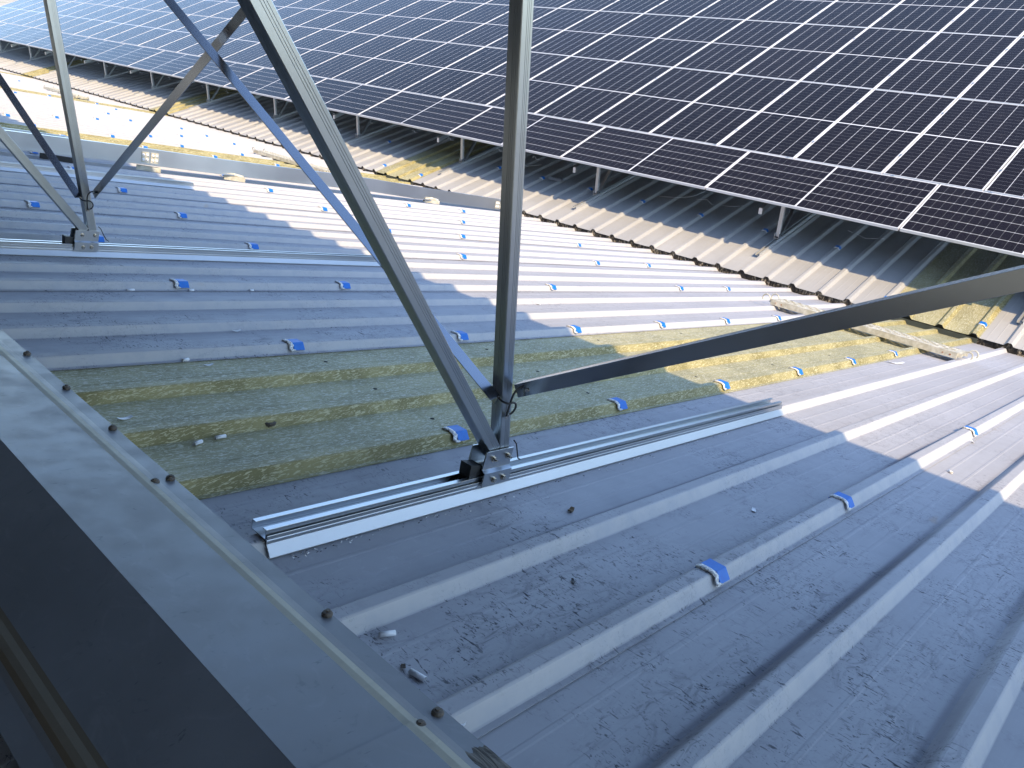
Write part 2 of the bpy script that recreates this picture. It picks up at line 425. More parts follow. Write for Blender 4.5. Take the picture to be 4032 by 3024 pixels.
capB = MB().box(.01, .02, -39, 5, -.01, .0, M['liner']).build('ridge_cap', ware, F0)
for i in range(len(yc)-1):
    o = cap_wing('cap_wing', capB, 0, -yc[i+1]-.08, -yc[i]); o.matrix_basis = Matrix.Translation((0, 0, .002*(i % 2)))

# eave closure of the far slope: stained foam following the profile, missing under the rooflights
def closure(j):
    b = MB(); rnd = random.Random(j)
    nx = 40
    def ztop(a):
        q = a % S; pts = RIB+PAN+[(S, 0)]
        for (xa, ha), (xb, hb) in zip(pts, pts[1:]):
            if xa <= q <= xb: return ha+(hb-ha)*(q-xa)/max(1e-6, xb-xa)
        return 0
    ph = [rnd.uniform(0, 6) for _ in range(6)]
    rows = 6
    grid = []
    for i in range(nx+1):
        a = i/nx; zt = ztop(a)-.003; col = []
        for k in range(rows+1):
            t = k/rows
            x = .0105+.003*math.sin(a*37+ph[0]+t*3)+.004*math.sin(a*91+ph[1])*math.sin(t*5+ph[2])+.003*math.sin(a*170+ph[3]+t*9)-.022*t
            col.append((x, a, zt+(-.12-zt)*t))
        grid.append(col)
    for i in range(nx):
        for k in range(rows): b.face([grid[i][k], grid[i][k+1], grid[i+1][k+1], grid[i+1][k]], M['foam'])
    return b
for j in range(-19, 36):
    if j % 9 == 8: continue
    o = closure(j).build('eave_closure', s2); o.matrix_basis = Matrix.Translation((0, YE2+j, 0))
for j in (-2+0, 7, 16, 25):    # end plates of the panels beside the gap
    for yy in (YE2+j+1.0-.012, YE2+j+2.0+.002):
        MB().box(.03, .25, yy, yy+.01, -.12, -.002, M['foam']).build('eave_end_plate', s2)
# gable and side walls down to the ground
zg = -9.0
for y in (-18.6, 39.9):
    b = MB()
    for (x0, z0, x1, z1) in ((-8.1, -2.95, .41, -1.15), (.41, -1.15, 8.95, -3.05), (8.95, -3.05, 17.44, -1.2)):
        b.hexa([(x0, y, zg), (x1, y, zg), (x1, y+.2, zg), (x0, y+.2, zg)], [(x0, y, z0), (x1, y, z1), (x1, y+.2, z1), (x0, y+.2, z0)], M['wall'])
    b.build('gable_wall', ware)
MB().box(17.42, 17.6, -18.4, 39.9, zg, -1.22, M['wall']).build('side_wall', ware)
gnd = MB().face([(-1500, -1500, zg), (1500, -1500, zg), (1500, 1500, zg), (-1500, 1500, zg)], M['ground']).build('ground'); gnd['kind'] = 'structure'

# screws with rubber washers on the ridge flange
def screw_mesh():
    b = MB(); prev = None
    for r0, z0, r1_, z1 in ((.0105, 0, .0115, .004), (.0115, .004, .009, .0085), (.009, .0085, .005, .0095)):
        b.cyl((0, 0, z0), (0, 0, z1), r0, M['rubber'], 14, r1_)
    b.cyl((.001, 0, .0085), (.001, 0, .0125), .0048, M['rubber'], 6)
    return b
scr = None
for k, (s_, y_) in enumerate([(.938, 2.832), (.941, 2.491), (.937, 2.149), (.886, 1.792), (.929, 1.797), (.934, 1.107), (.876, .756), (.923, .762)]):
    hh = .0435
    m = Matrix.Translation((min(s_*.968-.637, .262), y_*.968, hh)) @ Matrix.Rotation(k*1.3, 4, 'Z') @ Matrix.Rotation(.12*math.sin(k*2), 4, 'X')
    if scr is None: scr = screw_mesh().build('roof_screw', capA, m)
    else: inst(scr, None, capA, m)

# ---------------------------------------------------------------- base rails screwed over the ribs
def rail_mesh(x0, x1):
    """section in (y, h): flange over the near flank, grooved near web, slot, lips and taller far web"""
    b = MB()
    def ex(sec, m):
        b.loft(sec, (x0, 0, 0), (x1, 0, 0), (0, 1, 0), (0, 0, 1), m)
    ex([(-.001, .0045), (.001, .003), (.0206, .0275), (.0190, .0300)], M['alu_bright'])      # flange on the flank
    ex([(.0190, .0302), (.0212, .0288), (.0212, .0500), (.0192, .0500), (.0192, .0400), (.0205, .0388), (.0192, .0376)], M['alu'])
    ex([(.0212, .0375), (.0866, .0375), (.0866, .0395), (.0212, .0395)], M['alu'])
    ex([(.0262, .0396), (.0282, .0396), (.0282, .0602), (.0420, .0602), (.0420, .0625), (.0262, .0625)], M['alu'])
    ex([(.0846, .0396), (.0866, .0396), (.0866, .0625), (.0720, .0625), (.0720, .0602), (.0846, .0602)], M['alu'])
    return b
RY = [(-13, 'in the near right corner'), (-4, 'longest one in the foreground, carrying the right-hand post'), (5, 'carrying the left-hand post'), (14, 'third from the foreground, just before the galvanised purlin'), (23, 'far one past the galvanised purlin')]
rail = None
for n_, txt in RY:
    if n_ == -13: continue
    m = F1 @ Matrix.Translation((0, Y0+n_*S-.006, .002))
    if rail is None:
        rail = rail_mesh(.950, 3.80).build('base_rail', None, m, bevel=.0006)
        tag(rail, 'aluminium base rail, '+txt, 'rail', 'base rails on the near slope')
    else: tag(inst(rail, None, None, m), 'aluminium base rail on the near slope, '+txt, 'rail', 'base rails on the near slope')
# swarf and sealing screws along the foreground rail
b = MB(); rnd = random.Random(5)
for k in range(170):
    s_ = 1.0+2.7*rnd.random()**1.6; y_ = Y0-4*S-.012-abs(rnd.gauss(0, .012)); h_ = .0015
    p = Vector((s_, y_, h_)); L = rnd.uniform(.002, .007); a = rnd.uniform(0, 6.3)
    q = p+Vector((math.cos(a)*L, math.sin(a)*L, rnd.uniform(0, .003)))
    b.face([p, q, q+Vector((.001, .001, .0015)), p+Vector((0, .001, .002))], rnd.choice([M['alu_bright'], M['black'], M['white']]))
o = b.build('metal_swarf', None, F1); o['kind'] = 'stuff'; tag(o, 'metal swarf scattered along the foot of the foreground rail', 'swarf')

# ---------------------------------------------------------------- support frames standing by the ridge
def grooved(w_, d_, g=.0012):
    """rectangular tube outline (x: w_, y: d_) with three fine grooves on each of the four faces"""
    def side(L):
        c = L*.60; pts = []
        for o_ in (-.006, 0, .006):
            pts += [(c+o_-.0006, 0), (c+o_-.00055, g), (c+o_+.00055, g), (c+o_+.0006, 0)]
        return pts
    out = []; r = .002
    for L, f in ((w_, lambda a, q: (a, q)), (d_, lambda a, q: (w_-q, a)), (w_, lambda a, q: (w_-a, d_-q)), (d_, lambda a, q: (q, d_-a))):
        out += [f(r, 0)]+[f(a, q) for a, q in side(L)]+[f(L-r, 0)]
    return out
def hexbolt(b, p, ax, m, r=.008, L=.007, stud=.0):
    p = Vector(p); ax = Vector(ax)
    b.cyl(p, p+ax*.0018, r*1.35, m, 16)
    b.cyl(p+ax*.0018, p+ax*(.0018+L), r, m, 6)
    if stud: b.cyl(p+ax*L, p+ax*(L+stud), r*.5, m, 10)
PX0, PX1 = 1.500, 1.541
def support(y, name_label):
    t_ = thing('support_frame', name_label, 'support frame', Matrix.Translation((0, y, 0)), 'support frames by the ridge')
    y0, y1 = -.008, .036                          # the post's faces, local y
    zb = -1.252; zt = .604+.35*1.52-.11
    b = MB(); b.loft(grooved(PX1-PX0, y1-y0), (PX0, y0, zb), (PX0, y0, zt), (1, 0, 0), (0, 1, 0), M['alu_post'])
    b.build('post', t_)
    # brace rising back over the ridge
    d_ = Vector((-.4885, 0, .8725)); nrm = Vector((.8725, 0, .4885))
    p0 = Vector((1.502, 0, -1.192)); p1_ = p0+d_*2.2
    b = MB(); W = .037
    prof = [(a-.041+.0, q) for a, q in grooved(.041, y1-y0)]
    b.loft(prof, p0+Vector((0, y0, 0)), p1_+Vector((0, y0, 0)), nrm, (0, 1, 0), M['alu_post'])
    b.build('brace', t_)
    # joggled clamp plates, one on each side
    for sgn, yy in ((-1, y0-.003), (1, y1+.003)):
        b = MB()
        def P(s_, h_, o_): 
            q = -n1*(D1-h_)+r1*s_; return (q.x, yy+sgn*o_, q.z)
        rows = [(.0385, .016, 1.647, 1.765), (.080, .016, 1.649, 1.767), (.0865, .002, 1.651, 1.769), (.141, .002, 1.657, 1.775)]
        th = .004
        for (h0, o0, a0, c0), (h1, o1, a1, c1) in zip(rows, rows[1:]):
            b.hexa([P(a0, h0, o0), P(c0, h0, o0), P(c1, h1, o1), P(a1, h1, o1)], [P(a0, h0, o0+th), P(c0, h0, o0+th), P(c1, h1, o1+th), P(a1, h1, o1+th)], M['alu'])
        b.build('clamp_plate', t_)
        for (s_, h_, o_, st) in ((1.690, .117, .006, .011), (1.752, .118, .006, .011), (1.692, .056, .020, 0), (1.732, .057, .020, 0)):
            bb = MB(); hexbolt(bb, P(s_, h_, o_), (0, sgn, 0), M['bolt'], .0075, .007, st); bb.build('bolt', t_)
    # shoe inside the channel and far gusset
    b = MB(); q0 = -n1*(D1-.041)+r1*1.612; q1 = -n1*(D1-.041)+r1*1.69
    b.hexa([(q0.x, y0+.0005, q0.z), (q1.x, y0+.0005, q1.z), (q1.x, y1-.0005, q1.z), (q0.x, y1-.0005, q0.z)], [(q0.x+.012, y0+.0005, q0.z+.062), (q1.x-.02, y0+.0005, q1.z+.062), (q1.x-.02, y1-.0005, q1.z+.062), (q0.x+.012, y1-.0005, q0.z+.062)], M['black'])
    b.build('shoe', t_)
    # earth wires with lugs
    for pts in ([(1.492, .004, -1.030), (1.490, -.018, -1.036), (1.500, -.034, -1.040), (1.516, -.034, -1.042), (1.532, -.030, -1.052), (1.538, -.026, -1.070), (1.530, -.020, -1.086), (1.519, -.014, -1.090)],
                [(1.513, -.013, -1.096), (1.511, -.022, -1.07), (1.513, -.030, -1.035), (1.520, -.036, -1.010), (1.536, -.040, -.998), (1.552, -.046, -1.000), (1.542, -.062, -1.000)]):
        pp = []
        for i in range(len(pts)-1):
            a, c = Vector(pts[i]), Vector(pts[i+1])
            pm = Vector(pts[max(i-1, 0)]); pn = Vector(pts[min(i+2, len(pts)-1)])
            for k in range(5):
                t = k/5; pp.append(.5*((2*a)+(c-pm)*t+(2*pm-5*a+4*c-pn)*t*t+(3*a-pm-3*c+pn)*t**3))
        pp.append(Vector(pts[-1]))
        MB().tube(pp, .0032, M['black'], 7).build('earth_wire', t_, smooth=True)
        b = MB(); e = Vector(pts[0]); b.cyl(e, e+Vector((0, -.004, .0)), .006, M['bolt'], 10); e = Vector(pts[-1]); b.cyl(e, e+Vector((-.004, -.003, 0)), .0055, M['bolt'], 10); b.build('wire_lug', t_)
    # wire down to the rail
    MB().tube([(1.548, -.018, -1.185), (1.558, -.020, -1.20), (1.566, -.018, -1.23), (1.578, -.012, -1.262), (1.592, -.008, -1.274)], .0022, M['black'], 6).build('earth_wire', t_, smooth=True)
    return t_
for y, l in ((-1.6, 'grey aluminium post and brace just outside the right edge'), (1.40, 'large grooved aluminium post with diagonal brace on the foreground rail'),
             (4.40, 'smaller left-hand aluminium post with brace and black wire loops'), (7.40, 'aluminium post and brace beyond the left edge'), (10.4, 'far aluminium post and brace by the ridge')):
    if y == 4.40:
        f = support(y, l); f.matrix_basis = Matrix.Translation((-.008, y, .0))
    else: support(y, l)

def angle_bar(name, p0, p1_, leg, side, label):
    """L section: one leg hangs in the plane of the posts, the other points to side (-1 towards the ridge)"""
    p0 = Vector(p0); p1_ = Vector(p1_); ax = (p1_-p0).normalized(); up = Vector((1, 0, 0)).cross(ax); 
    if up.z < 0: up = -up
    e = Vector((side, 0, 0)); th = .003
    sec = [(0, 0), (leg, 0), (leg, -th), (th, -th), (th, -leg), (0, -leg)]
    b = MB(); b.loft(sec, p0, p1_, e, up, M['alu_brace'])
    o = b.build(name, None, bevel=.0006); tag(o, label, 'cross brace', 'cross braces between the posts')
    return o
sl_ = .5566
for y, l in ((1.40, 'pale blue-grey angle brace rising left from the foreground post'), (4.40, 'narrow angle brace rising left from the left-hand post'), (7.4, 'angle brace rising left beyond the left edge')):
    p0 = (1.4985, y+.0, -1.027); angle_bar('cross_brace', p0, (1.4985, y+2.93, p0[2]+2.93*sl_), .040, -1, l)
for y, l in ((1.40, 'long dark angle brace stretching right from the foreground post'), (4.40, 'dark angle brace rising right from the left-hand post'), (7.4, 'dark angle brace beyond the left-hand post'), (10.4, 'far dark angle brace past the left edge')):
    p0 = (1.5425, y-.01, -1.002); o = angle_bar('cross_brace', p0, (1.5425, y-2.95, p0[2]+2.94*.562), .040, 1, l)

# ---------------------------------------------------------------- solar panels
def panel_thing(name, LX, LY, label, mat):
    t_ = thing(name, label, 'solar panel')
    fw_, fh = .0085, .035
    b = MB()
    x, y = LX/2, LY/2
    for (a0, a1, c0, c1) in ((-x, x, -y, -y+fw_), (-x, x, y-fw_, y), (-x, -x+fw_, -y+fw_, y-fw_), (x-fw_, x, -y+fw_, y-fw_)):
        b.box(a0, a1, c0, c1, -fh, 0, M['frame'])
    b.build('frame', t_)
    g = MB(); g.box(-x+fw_, x-fw_, -y+fw_, y-fw_, -.008, -.0025, mat); g.build('glass', t_)
    k = MB()
    for yy in (-LY*.27, LY*.27):
        pass
    return t_
def clamp_part(LX, LY, t_):
    for yy in (-LY*.28, LY*.28):
        c = MB(); c.box(LX/2-.008, LX/2+.019, yy-.02, yy+.02, .0005, .004, M['alu']); c.cyl((LX/2+.006, yy, .004), (LX/2+.006, yy, .009), .006, M['bolt'], 8)
        c.build('clamp', t_)
LW, LL = 1.112, 2.455           # laid across
PW, PL = 1.136, 2.356
mL = pv_mat('cells_long', LW, LL); mP = pv_mat('cells_upright', PW, PL)
S0 = 8.1512; rowx = [S0+.5562, S0+1.1249+.0+1.1859, S0+1.1249+2.3709+1.1859, S0+1.1249+2*2.3709+1.1859, S0+1.1249+3*2.3709+1.1859]
LP = 2.47257; YL = 12.71472; WP = 1.1550; YP = 8.12777
protoL = panel_thing('solar_panel', LW, LL, 'x', mL); protoP = panel_thing('solar_panel', PW, PL, 'x', mP)
clamp_part(LW, LL, protoL); clamp_part(PW, PL, protoP)
rotP = Matrix.Rotation(R_(90), 4, 'Z')        # upright panels: long axis up the slope
used = [False, False]
rndp = random.Random(11)
def jit(): return Matrix.Translation((0, 0, rndp.uniform(-.0012, .0012))) @ Matrix.Rotation(rndp.gauss(0, .0011), 4, 'X') @ Matrix.Rotation(rndp.gauss(0, .0011), 4, 'Y')
def place(kind, mw, label, group):
    pr = (protoL, protoP)[kind]
    if not used[kind]:
        pr.matrix_basis = mw; pr['label'] = label; pr['group'] = group; used[kind] = True; return pr
    return copy_thing(pr, mw, label, group)
# bottom row laid across; joints at YL - i*LP
i0, i1 = -11, 6
for i in range(i0, i1):
    yc_ = YL-(i+.5)*LP
    place(0, F3 @ Matrix.Translation((rowx[0], yc_, 0)) @ jit(), 'solar panel laid lengthwise in the bottom row, %s from the far left end' % ordn(i-i0), 'panels of the large array')
rowname = ['second', 'third', 'fourth', 'top']
k0, k1 = -27, 9
for rw in range(4):
    for k in range(k0, k1):
        yc_ = YP-(k+.5)*WP
        place(1, F3 @ Matrix.Translation((rowx[rw+1], yc_, 0)) @ rotP @ jit(), 'upright solar panel in the %s row from the valley, %s from the far left end' % (rowname[rw], ordn(k-k0)), 'panels of the large array')
for rw in (4, 3, 2, 1):
    for k in range(-14 if rw < 4 else -20, 10):
        yc_ = YP-(k+.5)*WP
        place(1, F3n @ Matrix.Translation((rowx[rw]+.06, yc_, 0)) @ rotP, 'solar panel of the array overhead, above the ridge posts', 'panels of the overhead array')

for i in range(-6, 7):
    place(0, F3n @ Matrix.Translation((rowx[0]+.06, YL-LP*(5.5-i*1.0)+LP*1.0-.0, 0)), 'solar panel of the array overhead, above the ridge posts', 'panels of the overhead array')

# purlins under the arrays
def cpurlin(mw, x, y0, y1, label, group):
    b = MB(); b.loft([(0, 0), (.04, 0), (.04, -.012), (.0375, -.012), (.0375, -.0025), (.0025, -.0025), (.0025, -.0575), (.0375, -.0575), (.0375, -.048), (.04, -.048), (.04, -.06), (0, -.06)],
                     (x, y0, -.036), (x, y1, -.036), (1, 0, 0), (0, 0, 1), M['alu'])
    tag(b.build('array_purlin', None, mw), label, 'purlin', group)
for i, x in enumerate((S0+.22, S0+1.1049, S0+2.3, S0+3.4758, S0+4.7, S0+5.8467, S0+7.0, S0+8.2176, S0+9.4, S0+10.4)):
    cpurlin(F3, x, -2.2, 39.5, 'long aluminium purlin under the large solar array, %s up from its lower edge' % ordn(i), 'purlins under the large array')
for i, x in enumerate((S0+3.5358, S0+4.7, S0+5.9067, S0+7.0, S0+8.2776, S0+10.1)):
    cpurlin(F3n, x, -3.4, 24, 'aluminium purlin of the overhead array, %s of six towards the ridge' % ordn(i), 'purlins of the overhead array')
# rafters on the ridge posts
for y in (-1.6, 1.4, 4.4, 7.4, 10.4):
    b = MB(); b.box(S0+3.2, S0+10.5, y+.04, y+.09, -.18, -.097, M['alu']); tag(b.build('array_rafter', None, F3n), 'aluminium rafter on the ridge post %s, above the picture' % {-1.6: 'off to the right', 1.4: 'in the foreground', 4.4: 'at left', 7.4: 'past the left edge', 10.4: 'farthest left'}[y], 'rafter', 'rafters on the ridge posts')

# supports of the far array: post, brace, rafter, base rail on a rib
ft = None; XF = .9788
def far_support():
    t_ = thing('array_support', 'x', 'array support')
    # local frame: x,y,z world axes, origin at the post foot on the rib
    def zu(x):  # underside of the purlins at local x
        wx = foot.x+x; return (-D3/math.cos(C3)+wx*math.tan(C3))-.105-foot.z
    b = MB(); b.loft(grooved(.04, .05), (-.02, -.025, .045), (-.02, -.025, zu(0)-.01), (1, 0, 0), (0, 1, 0), M['alu_bright']); b.build('post', t_)
    # open shoe seen at the foot
    b = MB()
    for yy in (-.031, .027): b.box(-.045, .075, yy, yy+.004, .0, .085, M['alu'])
    b.box(-.045, .05, -.027, .027, .025, .029, M['alu']); b.build('shoe', t_)
    for yy, sg in ((-.031, -1), (.031, 1)):
        for xx, zz in ((.03, .055), (.055, .03)):
            k = MB(); hexbolt(k, (xx, yy, zz), (0, sg, 0), M['bolt'], .007, .006, .006); k.build('bolt', t_)
    b = MB(); b.loft(grooved(.04, .05), (.03, -.025, .05), (.72, -.025, zu(.72)-.02), (.75, 0, -.66), (0, 1, 0), M['alu_post']); b.build('brace', t_)
    x0, x1 = -.52, 3.2
    b = MB(); b.hexa([(x0, .034, zu(x0)-.075), (x1, .034, zu(x1)-.075), (x1, .08, zu(x1)-.075), (x0, .08, zu(x0)-.075)], [(x0, .034, zu(x0)), (x1, .034, zu(x1)), (x1, .08, zu(x1)), (x0, .08, zu(x0))], M['alu'])
    b.build('rafter', t_)
    b = MB(); b.loft(grooved(.04, .05), (2.4, -.025, .5), (2.4, -.025, zu(2.4)-.01), (1, 0, 0), (0, 1, 0), M['alu_post']); b.build('post', t_)
    return t_
foot = F2 @ Vector((XF, 0, .035)); foot.y = 0
fs_ = far_support(); railF = None
names_ = ['nearest array post at the right edge of the picture', 'array post second from the right', 'array post third from the right', 'array post fourth from the right']
ys = [-1.575+3*i for i in range(14)]
for i, y in enumerate(ys):
    lab = 'pale post and brace under the large array, %s from the right' % ordn(i)
    if i == 0: fs_.matrix_basis = Matrix.Translation((foot.x, y, foot.z)); fs_['label'] = lab; fs_['group'] = 'posts under the large array'
    else: copy_thing(fs_, Matrix.Translation((foot.x, y, foot.z)), lab, 'posts under the large array')
    m = F2 @ Matrix.Translation((.44, y-.056-.016, .0))
    lab = 'base rail at the foot of the %s array post from the right' % ordn(i)
    if railF is None:
        b = MB(); 
        for sec in ([(.0, .010), (.002, .008), (.030, .0385), (.028, .041)], [(.028, .038), (.088, .038), (.088, .0405), (.028, .0405)], [(.028, .0405), (.0305, .0405), (.0305, .065), (.044, .065), (.044, .0675), (.028, .0675)], [(.0855, .0405), (.088, .0405), (.088, .0675), (.072, .0675), (.072, .065), (.0855, .065)]):
            b.loft(sec, (0, 0, 0), (2.9, 0, 0), (0, 1, 0), (0, 0, 1), M['alu_bright'])
        railF = tag(b.build('base_rail', None, m), lab, 'rail', 'base rails on the far slope')
    else: tag(inst(railF, None, None, m), lab, 'rail', 'base rails on the far slope')

# ---------------------------------------------------------------- blue saddle clips with sealant on the ribs
def clip():
    t_ = thing('saddle_clip', 'x', 'clip')
    # saddle shape over the rib: trapezoid band, thickness 3 mm, length .055 down the slope
    o = .0035
    top = [(-.001, .012), (.020, .036+o), (.069, .036+o), (.083, .018)]
    inn = [(.003, .010), (.024, .036), (.066, .036), (.079, .016)]
    b = MB()
    for i in range(3):
        b.hexa([(0, *top[i]), (.052, *top[i]), (.052, *top[i+1]), (0, *top[i+1])], [(0, *inn[i]), (.052, *inn[i]), (.052, *inn[i+1]), (0, *inn[i+1])], M['blue'])
    ob = b.build('cap', t_, bevel=.0012)
    b = MB(); rnd = random.Random(2)
    ring = []
    path = [(-.004, .014), (.004, .022), (.013, .032), (.022, .040), (.035, .042), (.05, .042), (.064, .041), (.075, .032)]
    pts = [(-.010+rnd.uniform(-.007, .005), y, h+rnd.uniform(-.002, .002)) for y, h in path]
    vs = []; n = 7
    for i, p in enumerate(pts):
        rad = .0045+rnd.uniform(-.0012, .002)
        for k in range(n):
            a = 2*math.pi*k/n; rr_ = rad*rnd.uniform(.8, 1.2); vs.append((p[0]+math.cos(a)*rr_*2.0, p[1], p[2]+math.sin(a)*rr_*.8-.003))
    fs = [(i*n+k, (i+1)*n+k, (i+1)*n+(k+1) % n, i*n+(k+1) % n) for i in range(len(pts)-1) for k in range(n)]+[tuple(range(n)), tuple(range((len(pts)-1)*n, len(pts)*n))[::-1]]
    b.add(vs, fs, M['white']); b.build('sealant', t_, smooth=True)
    return t_
cp = clip(); first = True
grid = {-6: [0, 1, 3], -3: [0, 1, 2, 3, 4, 5, 6], 0: [0, 1, 2, 3, 4, 5], 3: [0, 1, 3, 5, 6], 6: [0, 1, 3, 5, 6], 9: [0, 1, 3, 4, 6], 12: [0, 1, 3, 5], 15: [1, 3, 5, 6], 18: [1, 3, 5, 6],
        21: [3, 5, 6], 24: [0, 1, 2, 3, 4, 5, 6], 27: [1, 2, 3, 4, 5, 6], 30: [2, 4, 6], 33: [3, 5, 6], 36: [4, 6], 39: [2, 5, 6], 42: [5, 6], 48: [4, 6], 51: [3, 5, 6], 54: [4, 6], 60: [5, 6], 66: [4, 6]}
seam = {-6: 'near the bottom right corner', -3: 'on the near edge of the foreground fibreglass', 0: 'on the far edge of the foreground fibreglass'}
rc = random.Random(9)
for n_, js in grid.items():
    for c_, j in enumerate(js):
        s_ = 1.9069+.97416*j; y_ = Y0+n_*S
        m = F1 @ Matrix.Translation((s_-.03+rc.uniform(-.006, .006), y_-.002, .0045+.0008)) @ Matrix.Rotation(rc.gauss(0, .03), 4, 'Z')
        if n_ <= 0: lab = 'blue clip with sealant %s, %s below the ridge' % (seam[n_], ordn(c_))
        else: lab = 'blue clip on the %s seam past the foreground fibreglass, %s from the ridge' % (ordn(n_//3-1), ordn(c_))
        if first: cp.matrix_basis = m; cp['label'] = lab; cp['group'] = 'blue clips on the roof seams'; first = False
        else: copy_thing(cp, m, lab, 'blue clips on the roof seams')
for k, jy in enumerate(range(-5, 12)):
    y_ = YE2+jy
    isg = jy in (-1, 0, 8, 9)
    t2 = .245 if isg else 1.17
    m = F2 @ Matrix.Translation((t2-.03, y_-.002, .0053))
    copy_thing(cp, m, 'blue rib clip on the far slope, %s along the valley from the right' % ordn(k), 'blue clips on the far slope')

# ---------------------------------------------------------------- galvanised purlin lying across the slope behind the left post
pur = thing('steel_purlin', 'long galvanised steel purlin lying down the near slope behind the left-hand post', 'purlin', F1 @ Matrix.Translation((0, 8.20, 0)))
b = MB(); nseg = 40
sec = [(-.062, .092), (-.062, .106), (-.059, .106), (-.059, .095), (-.0015, .095), (-.0015, .240), (.055, .240), (.055, .228), (.058, .228), (.058, .243), (-.0045, .243), (-.0045, .092)]
vs = []; xs = [.2+(9.05)*i/nseg for i in range(nseg+1)]
for x in xs:
    tw = .012*math.sin(x*1.7)+.006*math.sin(x*4.3); sag = -.05*max(0, (x-6.5)/2.5)**1.0
    for a, h in sec: vs.append((x, a+(h-.16)*tw*2, h+sag+.004*math.sin(x*2.3)))
ns = len(sec); fs = [(j*ns+i, j*ns+(i+1) % ns, (j+1)*ns+(i+1) % ns, (j+1)*ns+i) for j in range(nseg) for i in range(ns)]
fs += [tuple(reversed(range(ns))), tuple(range(nseg*ns, nseg*ns+ns))]
b.add(vs, fs, M['galv']); b.build('beam', pur)
for x in (3.66, 8.86):
    for dx in (0, .095):
        b = MB(); sg = -.05*max(0, (x-6.5)/2.5)
        b.box(x+dx, x+dx+.075, -.0085, -.0047, .112+sg, .215+sg, M['plank']); pl = b.build('splice_plate', pur)
        for hz in (.14, .188):
            for hx in (.018, .055):
                k = MB(); hexbolt(k, (x+dx+hx, -.0085, hz+sg), (0, -1, 0), M['wplastic'], .010, .012); k.build('bolt', pl)
for x, l in ((2.75, 'dark offcut of channel wedged under the galvanised purlin at left'), (3.62, 'short steel cleat under the purlin splice'), (4.55, 'crumpled pale cleat under the middle of the galvanised purlin'), (7.45, 'crumpled pale cleat under the right part of the galvanised purlin')):
    b = MB(); rnd = random.Random(int(x*10)); m_ = M['black'] if x < 3 else M['plank']
    sec = [(-.03, 0), (.03, 0), (.03, .045), (.026, .045), (.026, .004), (-.026, .004), (-.026, .045), (-.03, .045)]
    ln = .28 if x < 3 else .22
    d_ = Vector((.93, -.36, 0)) ; e_ = Vector((.36, .93, 0))
    p0 = Vector((x, 8.2-.0, .037)); b.loft(sec, p0, p0+d_*ln, e_, (0, 0, 1), m_)
    if x > 4: b.tube([p0+d_*.02+Vector((0, 0, .04)), p0+d_*.1+Vector((0, -.01, .06)), p0+d_*.2+Vector((0, 0, .045))], .02, m_, 8)
    tag(b.build('steel_cleat', None, F1), l, 'cleat', 'cleats under the galvanised purlin')
# thin packer rail that carries the purlin
# ---------------------------------------------------------------- scaffold planks
def plank(mw, L, label):
    t_ = thing('scaffold_plank', label, 'scaffold plank', mw, 'steel scaffold planks on the near slope')
    W = .30; b = MB(); nx = 9; ny = int(L/.04)
    for i in range(ny):
        for k in range(nx):
            x0, x1 = W*k/nx, W*(k+1)/nx; y0, y1 = L*i/ny, L*(i+1)/ny
            if k % 2 == 1 and 0 < i < ny-1 and (i+k//2) % 2 == 0:
                zz = .052   # slot with raised lips
                cx_, cy_ = (x0+x1)/2, (y0+y1)/2; hx, hy = (x1-x0)*.36, (y1-y0)*.42
                o_ = [(x0, y0), (x1, y0), (x1, y1), (x0, y1)]; n_ = [(cx_-hx, cy_-hy), (cx_+hx, cy_-hy), (cx_+hx, cy_+hy), (cx_-hx, cy_+hy)]
                for q in range(4):
                    a, c = o_[q], o_[(q+1) % 4]; d, e = n_[(q+1) % 4], n_[q]
                    b.face([(*a, .048), (*c, .048), (*d, zz+.002), (*e, zz+.002)], M['plank'])
            else: b.face([(x0, y0, .048), (x1, y0, .048), (x1, y1, .048), (x0, y1, .048)], M['plank'])
    b.build('deck', t_)
    for x in (0, W):
        s_ = MB(); s_.box(x-.0015, x+.0015, 0, L, -.004, .0475, M['plank']); xx = x+.0015 if x == 0 else x-.0235; s_.box(xx, xx+.022, 0, L, -.004, -.0015, M['plank']); s_.build('side_rail', t_)
    for ye, sg in ((0, -1), (L, 1)):
        e = MB(); e.box(0.0016, W-.0016, ye-.002, ye+.002, 0, .0474, M['plank']); e.build('end_plate', t_)
        for x in (.045, W-.05):
            h = MB(); pts = []
            for q in range(11):
                a = math.radians(-60+q*22); pts.append((x, ye+sg*(.055-math.cos(a)*.0+math.sin(a-math.pi/2)*.04), .045+math.cos(a-math.pi/2)*.04-.02))
            pts = [(x, ye+sg*.002, .03), (x, ye+sg*.03, .045), (x, ye+sg*.05, .07), (x, ye+sg*.075, .078), (x, ye+sg*.1, .066), (x, ye+sg*.11, .04), (x, ye+sg*.103, .02)]
            h.tube(pts, .007, M['plank'], 6); h.box(x-.012, x+.012, min(ye, ye+sg*.03), max(ye, ye+sg*.03), .012, .045, M['plank']); h.build('hook', t_)
            r_ = MB(); 
            for yy in (.05, .11):
                yv = ye-sg*yy; xo = -.0016 if x < .1 else W+.0016; r_.cyl((xo, yv, .02), (xo+(-.003 if x < .1 else .003), yv, .02), .008, M['rust'], 8)
            r_.build('rivet', t_)
    return t_
plank(F1 @ Matrix.Translation((7.42, 1.42, .044)), 1.68, 'perforated steel scaffold plank lying across the foreground fibreglass near the valley')
plank(F1 @ Matrix.Translation((7.30, 10.3, .044)), 2.0, 'scaffold plank near the valley past the galvanised purlin, mostly behind braces')
plank(F1 @ Matrix.Translation((7.62, 20.6, .044)), 2.0, 'farthest scaffold plank near the valley, left of the left-hand post')

